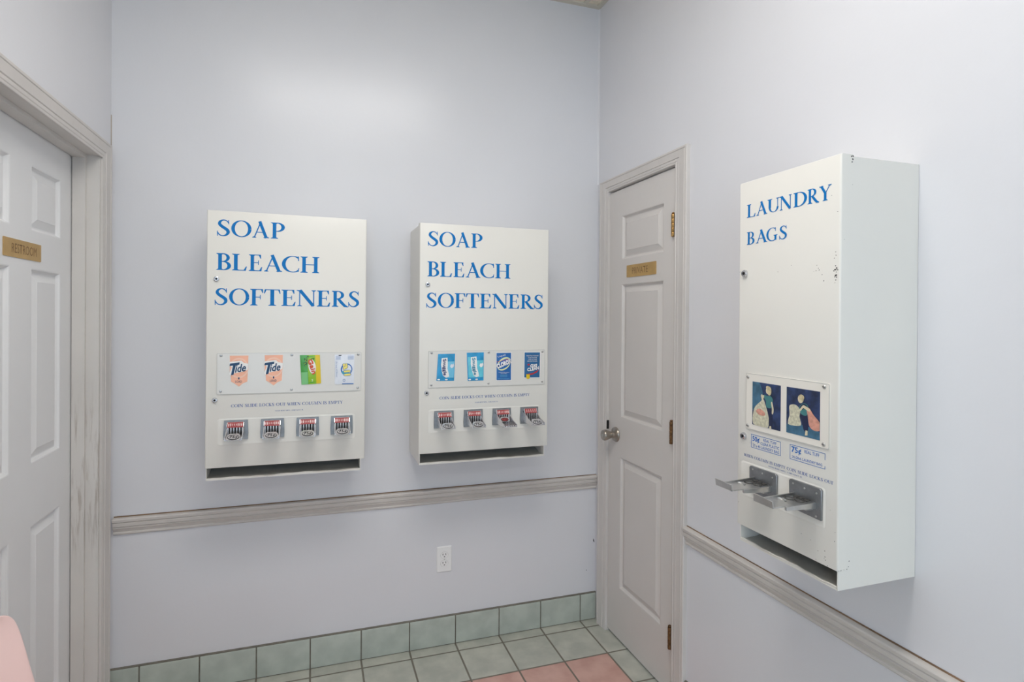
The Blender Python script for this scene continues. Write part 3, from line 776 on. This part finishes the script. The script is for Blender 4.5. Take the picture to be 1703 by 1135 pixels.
# orange shield cards
ORANGE = mat('pale_orange_print', srgb(247,186,158), .5, noise=.03, nscale=30)
ORANGEL = mat('light_orange_print', srgb(248,205,184), .5)
NAVY = mat('navy_print', srgb(22,66,104), .45)
def card(pmap, u0, u1, v0, v1, label):
    P = lambda s, t, e=0: pmap(u0+(u1-u0)*s, v0+(v1-v0)*t, .0006+e)
    b = MB()
    shield = [(0,1),(1,1),(.95,.16),(.70,.10),(.5,0),(.28,.10),(.08,.17)]
    b.prism([P(s,t,-.0006) for s, t in shield], Vector(P(0,0,.0004))-Vector(P(0,0,0)), 0)
    ring = lambda rx, ry: [(max(.0,min(1,s)), t) for s, t in ellipse(.49,.60,rx,ry,28)]
    b.poly([P(s,t,.0007) for s, t in ring(.52,.33)], 1)
    b.poly([P(s,t,.0010) for s, t in ring(.46,.275)], 0)
    halo = [(-.02,.74),(.0,.80),(.62,.84),(.75,.77),(1.0,.73),(.98,.55),(.8,.49),(.30,.44),(.03,.36),(-.02,.42),(.12,.62)]
    b.poly([P(s,t,.0013) for s, t in halo], 2)
    pl = lambda u, v, e=0: P(u, v, .0018+e)
    tp = rotated(lambda u, v, e=0: P(u, v*.55, .0018+e), .5, 1.05, 7)
    # slanted bold word: big T then lower-case letters
    b.poly([tp(*p) for p in ((.02,1.28),(.06,1.42),(.58,1.42),(.55,1.29),(.36,1.28),(.17,.74),(.03,.74),(.21,1.28))], 3)
    sans_word(b, 'ide', .27, .82, .86, 1.30, tp, 3, shear=.28, fat=.014)
    sans_word(b, '1', .46, .53, .235, .30, pl, 3)
    sans_word(b, 'LOAD', .30, .66, .13, .20, pl, 3)
    o = b.build('detergent_card', [ORANGE, ORANGEL, WHITEP, NAVY], weld=False, smooth=False)
    return tag(o, label, 'detergent sample', 'product samples on the left machine')
YP = -MD-.0036
lmap = lambda u, v, e=0: (LX+u, YP-e, LZ+v)
rmap = lambda u, v, e=0: (RX+u, YP-e, RZ+v)
card(lmap, .0798, .1412, .2885, .400, 'pale orange shield-shaped sample, leftmost in the left machine display')
card(lmap, .1955, .2575, .2890, .400, 'pale orange shield-shaped sample beside the green and yellow packet')
GREEN = mat('green_film', srgb(74,160,70), .28, noise=.08, nscale=40); LIME = mat('lime_film', srgb(140,192,44), .28)
YELLOW = mat('yellow_film', srgb(228,196,40), .28); GREENP = mat('pale_green_film', srgb(126,196,130), .28); DKG = mat('dark_green_print', srgb(28,74,40), .4)
REDOR = mat('red_orange_print', srgb(214,84,44), .4)
def g_green(b, at):
    bandq(b, at, .36, .76, 0, 1, 1, .0003)
    bandq(b, at, .76, 1, 0, 1, 2, .0004)
    bandq(b, at, .02, .34, 0, .42, 3, .0004)
    for cx, cy, a, r in ((.36,.885,62,.12),(.60,.85,15,.12),(.28,.80,130,.12),(.24,.72,170,.09),(.25,.66,200,.07)):
        fill(b, at, ellipse(cx, cy, r, r*.32, 14, a), 4, .0008, 3)
        fill(b, at, ellipse(cx, cy, r*.6, r*.14, 12, a), 1, .0011, 2)
    fill(b, at, ellipse(.585, .60, .18, .25, 24, 14), 5, .0014, 5)
    words(b, at, 'Gain', .17, 1.0, .54, .67, 6, deg=-76, fat=.014, e=.0024)
    words(b, at, '2', .52, .60, .10, .17, 5, e=.0014)
packet(lmap, 0,0,0,0, [(.3165,.3985),(.3872,.3985),(.3923,.292),(.3230,.2885)], g_green, [GREEN, LIME, YELLOW, GREENP, DKG, WHITEP, REDOR],
       'green and yellow detergent packet on the left machine display', 'detergent packet', 'detergent_packet', 'product samples on the left machine')
FILMW = mat('white_film', srgb(226,230,238), .25, noise=.03, nscale=30); BLUEP = mat('blue_print_film', srgb(62,116,186), .35)
YELP = mat('pale_yellow_print', srgb(244,228,120), .4); TEAL = mat('teal_print', srgb(64,164,190), .35)
GREYP = mat('grey_blue_print', srgb(150,168,200), .4)
def g_all(b, at):
    for s0, s1 in ((.06,.30),(.66,.96)):
        for j in range(4): bandq(b, at, s0, s1, .95-.035*j-.016, .95-.035*j, 4, .0004, 3)
    fill(b, at, ellipse(.60,.50,.30,.20,28), 1, .0006, 5); fill(b, at, ellipse(.61,.50,.24,.158,28), 0, .0010, 5)
    fill(b, at, ellipse(.56,.40,.2,.08,20), 3, .0012, 3)
    words(b, at, 'all', .28, .93, .415, .60, 1, deg=-82, shear=.12, fat=.030, e=.0020)
    words(b, at, 'all', .28, .93, .415, .60, 2, deg=-82, shear=.12, fat=.012, e=.0026)
    words(b, at, 'Free Clear', -.32, .52, .475, .525, 4, deg=-88, e=.0012)
    fill(b, at, ellipse(.48,.135,.075,.045,16), 4, .0006, 2); fill(b, at, ellipse(.48,.135,.045,.027,16), 0, .0009, 2)
    bandq(b, at, .38, .98, .0, .03, 1, .0005, 4); bandq(b, at, .2, .34, .96, .985, 5, .0006, 3)
packet(lmap, 0,0,0,0, [(.4405,.3985),(.5135,.3995),(.5115,.2855),(.4415,.2860)], g_all, [FILMW, BLUEP, YELP, TEAL, GREYP, BLACKP],
       'crumpled white detergent packet with a blue ring emblem', 'detergent packet', 'detergent_packet', 'product samples on the left machine', crimp=.0006)
SKY = mat('bright_blue_film', srgb(44,148,200), .25, noise=.15, nscale=35); SKYL = mat('light_blue_film', srgb(118,196,228), .25, noise=.06, nscale=30)
AQUA = mat('aqua_film', srgb(104,200,220), .25, noise=.1, nscale=40); DEEP = mat('deep_blue_film', srgb(38,104,174), .28, noise=.08, nscale=30)
NAVYB = mat('navy_blue_print', srgb(30,48,110), .4); TEALD = mat('teal_dark_print', srgb(44,134,166), .4)
def g_soft(pale):
    def g(b, at):
        bandq(b, at, .56, .97, .12, .72, 1, .0003)
        if pale: bandq(b, at, .05, .5, .1, .85, 1, .0003); bandq(b, at, .02, .95, .02, .12, 4, .0005)
        sw = [(.22,.84),(.55,.86),(.58,.62),(.58,.45),(.66,.28),(.70,.16),(.52,.12),(.34,.20),(.26,.36),(.20,.60)]
        fill(b, at, sw, 2, .0008, 5)
        words(b, at, 'Snuggle', -.10, .88, .435, .585, 3, deg=-85, fat=.006, e=.0018)
        fill(b, at, [(.72,.54),(.78,.62),(.86,.60),(.93,.64),(.96,.55),(.90,.49),(.80,.47)], 2 if pale else 5, .0006, 3)       # plain pale blot
        for s in (.12, .55): fill(b, at, ellipse(s,.05,.08,.025,12), 2, .0008, 2)
    return g
packet(rmap, 0,0,0,0, [(.0755,.3968),(.1452,.3975),(.1415,.2880),(.0692,.2895)], g_soft(False), [SKY, SKYL, WHITEP, NAVYB, SKY, FILMW],
       'deep blue fabric softener packet, leftmost in the right machine display', 'softener packet', 'softener_packet', 'product samples on the right machine')
packet(rmap, 0,0,0,0, [(.1937,.4002),(.2662,.4012),(.2655,.2862),(.1990,.2858)], g_soft(True), [SKY, AQUA, WHITEP, TEALD, SKY],
       'pale aqua fabric softener packet, second from left in the right machine display', 'softener packet', 'softener_packet', 'product samples on the right machine', crimp=.0003)
PALEY = mat('pale_yellow_swoosh', srgb(226,232,178), .4); REDP = mat('red_print', srgb(190,50,56), .4)
def border(b, at): 
    for s0,s1,t0,t1 in ((-.03,0,-.02,1.02),(1,1.03,-.02,1.02),(0,1,-.02,0),(0,1,1,1.02)): b.poly([at(s0,t0,.0001),at(s1,t0,.0001),at(s1,t1,.0001),at(s0,t1,.0001)], 1)
def g_bleach(b, at):
    border(b, at)
    fill(b, at, ellipse(.5,.60,.47,.225,30,14), 2, .0004, 5); fill(b, at, ellipse(.5,.595,.45,.165,30,14), 0, .0007, 5)
    fill(b, at, [(.0,.45),(.0,.53),(1.0,.71),(1.0,.63)], 3, .0009, 4)
    fill(b, at, [(.02,.66),(.02,.68),(.8,.78),(.8,.755)], 4, .0010, 2)
    words(b, at, 'CLOROX', .0, 1.0, .53, .68, 1, deg=19, fat=.018, e=.0016)
    words(b, at, 'Liquid', .08, .6, .85, .93, 1, deg=12, e=.0010)
    words(b, at, 'CONCENTRATED BLEACH', .13, .87, .27, .295, 1, e=.0010); words(b, at, 'FOR LAUNDRY', .28, .72, .232, .257, 1, e=.0010)
    for j in range(3): bandq(b, at, .24, .74, .185-.035*j, .193-.035*j, 5, .0005, 2)
    bandq(b, at, .08, .9, .045, .055, 5, .0005, 2)
packet(rmap, 0,0,0,0, [(.3205,.3975),(.3845,.3975),(.3848,.2848),(.3215,.2858)], g_bleach, [DEEP, WHITEP, PALEY, NAVYB, REDP, SKYL],
       'dark blue bleach packet with a diagonal white word and pale swoosh', 'bleach packet', 'bleach_packet', 'product samples on the right machine', bulge=.002)
OXB = mat('ocean_blue_film', srgb(42,102,152), .28, noise=.1, nscale=30)
def g_oxi(b, at):
    border(b, at)
    for j, (w, s0, s1) in enumerate((('VERSATILE POWDER', .10, .90), ('STAIN FIGHTER', .22, .80), ('COLOR SAFE', .22, .80), ('BRIGHTENER', .18, .82))):
        words(b, at, w, s0, s1, .845-.072*j, .89-.072*j, 1, e=.0010)
    words(b, at, 'OXI', .36, .78, .42, .53, 1, deg=4, shear=.2, fat=.012, e=.0012)
    words(b, at, 'CLEAN', .17, .92, .29, .41, 1, deg=9, shear=.15, fat=.010, e=.0012)
    fill(b, at, [(.18,.53),(.30,.56),(.34,.50),(.22,.47)], 2, .0008, 2)
    sw = [(.12,.14),(.45,.17),(.75,.22),(.95,.32),(.80,.20),(.5,.115),(.2,.10)]
    fill(b, at, sw, 2, .0008, 3)
    fill(b, at, [(.12,.13),(.34,.13),(.36,-.02),(.24,-.07),(.13,-.02)], 3, .0012, 2)
packet(rmap, 0,0,0,0, [(.4445,.3982),(.5142,.3975),(.5130,.2915),(.4437,.2927)], g_oxi, [OXB, WHITEP, REDP, YELLOW],
       'dark blue stain remover packet with a yellow corner mark, rightmost in its display', 'stain remover packet', 'stain_remover_packet', 'product samples on the right machine', bulge=.002)

# laundry bag machine on the right wall -------------------------------------------------------
BW_, BH_, BD_, BBOT = .2984, .9056, .2344, .0415
BY0, BZ = -1.2049, .8794+.0415
root = empty('vending_machine', (-.0008, BY0, BZ), -PI/2)
tag(root, 'white LAUNDRY BAGS vending machine with chipped paint on the right wall', 'vending machine')
d = BD_-.0008
cabinet(root, BW_, BH_, d, BBOT, .0105, .0005)
ch = []
for u, v, s in ((.287,.735,.0012),(.288,.728,.0014),(.284,.722,.0014),(.287,.705,.0016),(.290,.700,.0022),(.286,.697,.0026),(.292,.696,.0020),(.283,.694,.0014),(.289,.691,.0016),(.288,.684,.0026),(.290,.680,.0022),(.285,.681,.0014),(.288,.674,.0014),(.286,.668,.0012),
    (.240,.710,.0010),(.244,.703,.0012),(.238,.698,.0013),(.246,.699,.0012),(.232,.697,.0010),(.254,.688,.0014),(.258,.674,.0018),(.170,.716,.0008),(.130,.703,.0010),(.012,.705,.0012),(.004,.712,.0010),(.291,.822,.0012),(.276,.86,.0009),
    (.267,.075,.0012),(.250,.068,.0010),(.268,.062,.0014),(.266,.058,.0012),(.269,.055,.0012),(.245,.047,.0010),(.205,.09,.0008),(.230,.085,.0009),(.291,.105,.0014),(.292,.125,.0010),(.262,.175,.0008),(.280,.17,.0009),(.006,.10,.0009),(.274,.045,.0010)):
    ch.append((u, v-.0415+.0415*0, s, True))
for u, v, s in ((.033,.02,.0014),(.031,.008,.0016),(.027,.003,.0014),(.010,.002,.0016),(.004,.002,.0014),(.018,.003,.0012),(.032,.895,.0022),(.030,.889,.0020),(.028,.901,.0020),(.033,.902,.0022),(.032,.84,.0010),(.010,.72,.0010)):
    ch.append((u, v, s, False))
ch = [(u, v-.0415, s, f) if f else (u, v, s, f) for u, v, s, f in [(a, b_+.0415 if f else b_, c, f) for a, b_, c, f in ch]]
dr = door_pan(root, BW_, BH_, d, .034, ch)
LAUN = [(.0263,.0562),(.0589,.0952),(.0951,.1323),(.1323,.1695),(.1740,.2122),(.2135,.2450),(.2441,.2757)]
BAGS = [(.0271,.0535),(.058,.096),(.0927,.1279),(.1331,.1559)]
O = .0415   # offsets below were taken from the cabinet bottom
pl = lambda u, v, e=0: (u, -d-.0004-e, v-O)
b = MB()
serif_word(b, 'LAUNDRY', LAUN, .852, .8857, pl); serif_word(b, 'BAGS', BAGS, .7812, .8140, pl)
serif_word(b, 'WHEN COLUMN IS EMPTY COIN SLIDE LOCKS OUT', (.0235,.2867), .2272, .2342, pl, 1)
serif_word(b, 'VEND-RITE MFG., CHICAGO, IL', (.1056,.2061), .2196, .2228, pl, 1)
for u0, u1, v0, v1, big, lines in ((.0482,.1437,.2552,.2896,'50¢',(('REAL TUFF',.43,.86,.68,.88),('CLEAR PLASTIC',.33,.95,.39,.60),('27 x 40 LAUNDRY BAG',.06,.95,.10,.31))),
                                   (.1707,.2664,.2555,.2906,'75¢',(('REAL TUFF',.43,.84,.66,.88),('24x28x6 LAUNDRY BAG',.06,.92,.12,.30)))):
    w, h = u1-u0, v1-v0; e = .0011
    segs = [(u0,u1,v0,v0+e),(u0,u1,v1-e,v1),(u0,u0+e,v0,v1)]
    segs += [(u1-e,u1,v0,v1)] if big == '50¢' else [(u1-e,u1,v0,v0+h*.2),(u1-e,u1,v1-h*.42,v1)]
    for a, c, f, g in segs: b.poly([pl(a,f),pl(c,f),pl(c,g),pl(a,g)], 2)
    sans_word(b, big, u0+w*.05, u0+w*(.29 if big == '50¢' else .33), v0+h*.42, v0+h*.88, pl, 2, fat=.0004)
    for t, s0, s1, t0, t1 in lines: sans_word(b, t, u0+w*s0, u0+w*s1, v0+h*t0, v0+h*t1, pl, 2)
b.build('lettering', [INK, INK2, INKG], dr, smooth=False, weld=False)
for u, v in ((.0218,.7066-O),(.0229,.2791-O)):
    k = MB(); lock(k, u, v, d); k.build('lock', [CHROME, DARK], dr)
dp = display_panel(root, .0318, .2782, .3000-O+.0014, .4465-O, d, [(.0388,.4365-O),(.2646,.4385-O),(.0393,.3105-O),(.2646,.3105-O)], [CREAM, EDGE])
PICB = mat('photo_background', srgb(40,56,94), .35, noise=.5, nscale=45); PICT = mat('photo_teal_tone', srgb(62,104,130), .35, noise=.25, nscale=60)
SKIN = mat('photo_skin', srgb(216,206,176), .4); HAIR = mat('photo_hair', srgb(196,182,146), .4, noise=.2, nscale=150); SHIRT = mat('photo_shirt', srgb(66,126,128), .4); PANTS = mat('photo_trousers', srgb(26,36,70), .4)
BAGW = mat('photo_white_bag', srgb(202,198,174), .4, noise=.2, nscale=160); BAGP = mat('photo_pink_bag', srgb(206,148,130), .4, noise=.16, nscale=120)
PM = [PICB, PICT, SKIN, HAIR, SHIRT, PANTS, BAGW, BAGP]
def photograph(u0, u1, v0, v1, shapes):
    b = MB(); P = lambda s, t, e: (u0+(u1-u0)*s, -d-.0033-e, v0+(v1-v0)*t-O)
    b.prism([P(0,0,0),P(1,0,0),P(1,1,0),P(0,1,0)], (0,-.0003,0), 0)
    for i, (m, pts) in enumerate(shapes):
      if len(pts) > 4: pts = catmull(list(pts[-1:])+list(pts)+list(pts[:2]), 4)[4:-5]
      b.poly([P(min(1,max(0,s)), min(1,max(0,t)), .0005+.00006*i) for s, t in pts], m)
    return b.build('photograph', PM, dp, smooth=False, weld=False)
photograph(.0550,.1452,.3160,.4266, [
    (1, [(0,.35),(.35,.45),(.4,.7),(.25,1),(0,1)]),
    (5, [(.53,.44),(.70,.46),(.74,.1),(.70,.02),(.60,.02),(.58,.2),(.54,.3)]),
    (6, [(.38,.66),(.36,.74),(.31,.70),(.34,.60),(.10,.42),(.02,.20),(.03,.05),(.12,.0),(.55,.0),(.60,.16),(.58,.30),(.46,.56)]),
    (7, [(.14,.34),(.28,.40),(.46,.33),(.44,.26),(.24,.26)]),
    (4, [(.44,.74),(.54,.72),(.66,.73),(.74,.66),(.72,.58),(.69,.60),(.68,.47),(.52,.47),(.50,.60),(.44,.66)]),
    (2, [(.72,.60),(.77,.45),(.75,.34),(.71,.35),(.71,.45),(.68,.58)]), (2, [(.34,.70),(.42,.73),(.43,.68),(.38,.62),(.34,.64)]),
    (2, ellipse(.56,.84,.065,.075,14)), (3, ellipse(.615,.84,.075,.10,14)), (3, ellipse(.56,.91,.06,.04,12)), (2, [(.62,.0),(.70,.0),(.69,.06),(.64,.06)])])
photograph(.1628,.2545,.3175,.4264, [
    (1, [(0,.18),(.5,.24),(1,.16),(1,0),(0,0)]),
    (6, [(.09,.56),(.13,.62),(.28,.64),(.40,.58),(.43,.50),(.41,.40),(.46,.26),(.40,.20),(.10,.18),(.05,.24),(.10,.40)]),
    (5, [(.47,.44),(.64,.46),(.67,.24),(.66,.14),(.56,.12),(.50,.24)]),
    (4, [(.40,.60),(.52,.70),(.64,.68),(.67,.60),(.63,.46),(.47,.46)]), (5, [(.42,.60),(.52,.69),(.62,.67),(.66,.58),(.56,.60),(.50,.56)]),
    (7, [(.62,.60),(.70,.62),(.82,.50),(1.0,.36),(1.0,.20),(.82,.18),(.70,.26),(.66,.44)]),
    (2, [(.50,.64),(.55,.66),(.72,.60),(.70,.55),(.54,.60)]), (2, [(.40,.54),(.44,.52),(.54,.62),(.50,.65)]),
    (2, ellipse(.44,.78,.082,.088,16)), (3, ellipse(.465,.82,.085,.06,14)), (3, ellipse(.50,.79,.035,.06,12)),
    (2, [(.60,.14),(.66,.14),(.66,.04),(.58,.03)])])
coin_panel(root, .0126, .2682, .1214-O, .2142-O, d)
def flat_slide(u, v0, v1, out):
    hw = .0442
    b = MB(); f = -d-.001
    b.prism([(u-hw+.001,f,v0+.012),(u-hw,f,v1-.004),(u-hw+.004,f,v1),(u+hw-.004,f,v1),(u+hw,f,v1-.004),(u+hw-.001,f,v0),(u-hw+.001,f,v0+.004)], (0,-.006,0), 0)
    f -= .006
    o = b.build('coin_slide', [PLATE], root, bevel=.0007, segs=1)
    for du, dv in ((-.032,.062),(0,.060),(.032,.058),(.031,.006),(-.031,.010)):
        s = MB(); s.lathe([(.0024,0),(.0022,.0008),(0,.0010)], (u+du, f, v0+dv), (0,-1,0), 10); s.build('rivet', STEEL, o)
    t = MB(); tw = .0275; zt = v0+.036; y1 = f-out
    # flat tongue with side rails, upturned front lip and two coin recesses
    t.box(u-tw, u+tw, y1, f, zt-.0022, zt)
    t.prism([(u-tw, y1, zt-.0022), (u+tw, y1, zt-.0022), (u+tw, y1-.002, zt+.0135), (u-tw, y1-.002, zt+.0145)], (0,.002,0))
    t.prism([(u-tw-.0012, f, zt-.004), (u-tw-.0012, y1+.018, zt-.004), (u-tw-.0012, y1+.018, zt+.003), (u-tw-.0012, f, zt+.007)], (.0030,0,0))
    t.prism([(u+tw-.0018, f, zt-.013), (u+tw-.0018, y1+.034, zt-.009), (u+tw-.0018, y1+.034, zt-.001), (u+tw-.0018, f, zt+.001)], (.0055,0,0))
    t.box(u-tw+.004, u+tw-.004, f-.02, f, zt-.018, zt-.003)
    for du, dy, r in ((-.012,.030,.0125),(.010,.024,.0108),(-.010,.058,.0125)):
        n = 22; rows = []
        for rr, zz in ((r,.0002),(r-.0006,.0016),(r-.0022,.0016),(r-.0028,.0002)):
            rows.append([(u+du+rr*math.cos(2*PI*k/n), f-dy+rr*.9*math.sin(2*PI*k/n), zt+zz) for k in range(n)])
        if dy < .05: t.grid(rows, 1, True)
        else: t.grid([r_[:12] for r_ in rows], 0)
    for k in range(3): t.box(u-.020+.014*k, u-.011+.014*k, f-.013, f-.0015, zt+.0002, zt+.0026, 1)
    t.build('slide_tongue', [STEEL, CHIP], o, bevel=.0004, segs=1)
    return o
flat_slide(.0938, .1400-O, .2092-O, .118)
flat_slide(.2189, .1400-O, .2110-O, .118)

# ------------------------------------------------------------------ wall outlet
ou0, ou1, oz0, oz1 = -.7895, -.7212, .3262, .4400
ot = empty('wall_outlet', ((ou0+ou1)/2, 0, oz0)); tag(ot, 'white duplex wall outlet below the chair rail on the back wall', 'outlet')
w, h = ou1-ou0, oz1-oz0
b = MB(); A = rrect(-w/2, w/2, 0, h, .003); B = rrect(-w/2+.003, w/2-.003, .003, h-.003, .002)
b.grid([[(u,-.0002,v) for u,v in A],[(u,-.003,v) for u,v in A],[(u,-.0055,v) for u,v in B]], 0, True); b.poly([(u,-.0055,v) for u,v in B])
b.build('cover_plate', PLASTICW, ot)
for zc in (h*.66, h*.34):
    b = MB(); sh = ellipse(0, zc, .0172, .0145, 24)
    b.prism([(u,-.0055,v) for u,v in sh], (0,-.0014,0), 0)
    rg = ellipse(0, zc, .0182, .0155, 24)
    b.poly([(u,-.0057,v) for u,v in rg], 1)
    for du in (-.0064,.0064): b.box(du-.0012, du+.0012, -.0072, -.0068, zc+.000, zc+.008, 2)
    b.box(-.0092, -.0064, -.0072, -.0068, zc+.003, zc+.0048, 2)
    b.lathe([(.0026,0),(.0026,.0004)], (0,-.0068,zc-.0065), (0,-1,0), 12, 2)
    b.build('receptacle', [PLASTICW, EDGE, DARK], ot)
b = MB(); b.lathe([(.0028,0),(.0024,.001),(0,.0012)], (0,-.0055,h/2), (0,-1,0), 12); b.build('screw', EDGE, ot)

# ------------------------------------------------------------------ pink shell chair against the left wall
cy0 = -1.188
ch_ = empty('shell_chair', (-1.72, cy0, .0)); tag(ch_, 'pink moulded plastic chair beside the restroom door, its back edge showing', 'chair')
prof = [(-.234,.858,.06),(-.233,.856,.115),(-.231,.850,.155),(-.228,.839,.180),(-.224,.820,.198),(-.219,.79,.208),(-.211,.745,.214),(-.202,.685,.222),(-.190,.61,.235),(-.155,.52,.252),(-.130,.465,.25),(-.085,.432,.245),(-.02,.420,.24),(.08,.424,.24),(.16,.434,.238),(.205,.432,.225),(.225,.420,.20),(.232,.405,.16)]
b = MB(); n = 16; rows = []
for i, (x, z, hw) in enumerate(prof):
    row = []
    for k in range(n+1):
        s = -1+2*k/n; c = abs(s)**2.4
        back = i < 9
        row.append((x+(.028*c if back else 0)+(.0), s*hw, z+(0 if back else .022*c*(1 if i < 15 else .3))))
    rows.append(row)
b.grid(rows)
o = b.build('seat_shell', PINK, ch_); sd = o.modifiers.new('thickness', 'SOLIDIFY'); sd.thickness = .007; sd.offset = 0
ss = o.modifiers.new('smooth', 'SUBSURF'); ss.levels = 1; ss.render_levels = 2
for x, y in ((-.15,-.19),(-.15,.19),(.16,-.19),(.16,.19)):
    b = MB(); b.tube((x*.8, y*.85, .408), (x*1.15, y*1.1, .012), .011, 12); b.lathe([(.015,0),(.015,.016)], (x*1.155, y*1.103, 0), (0,0,1), 12); b.build('leg', CHROME, ch_)
b = MB(); b.box(-.13,.14,-.17,-.14,.396,.409); b.box(-.13,.14,.14,.17,.396,.409); b.box(-.02,.01,-.16,.16,.394,.407); b.build('under_frame', CHROME, ch_)

# ------------------------------------------------------------------ ceiling lamps (above and behind the frame)
def lampmat():
    m = bpy.data.materials.new('lamp_diffuser'); m.use_nodes = True; nt = m.node_tree
    bs = nt.nodes['Principled BSDF']; bs.inputs['Base Color'].default_value = (.9,.9,.9,1)
    bs.inputs['Emission Color'].default_value = LAMP_COLOR+(1,); bs.inputs['Emission Strength'].default_value = LAMP_STRENGTH
    return m
LAMPM = lampmat()
for x, y, lab in ((-1.12,-1.58,'recessed ceiling lamp in front of the soap machines'), (-.95,-4.6,'recessed ceiling lamp behind the camera'), (1.9,-4.6,'recessed ceiling lamp in the open bay to the right')):
    t = empty('ceiling_light', (x, y, CEIL)); tag(t, lab, 'ceiling light', 'recessed ceiling lamps')
    b = MB()
    for a in ((-.60,.60,-.30,-.28),(-.60,.60,.28,.30),(-.60,-.58,-.28,.28),(.58,.60,-.28,.28)): b.box(*a, -.012, .002)
    b.build('frame', GRIDM, t)
    b = MB(); b.box(-.58,.58,-.28,.28,-.008,-.002); b.build('diffuser', LAMPM, t)
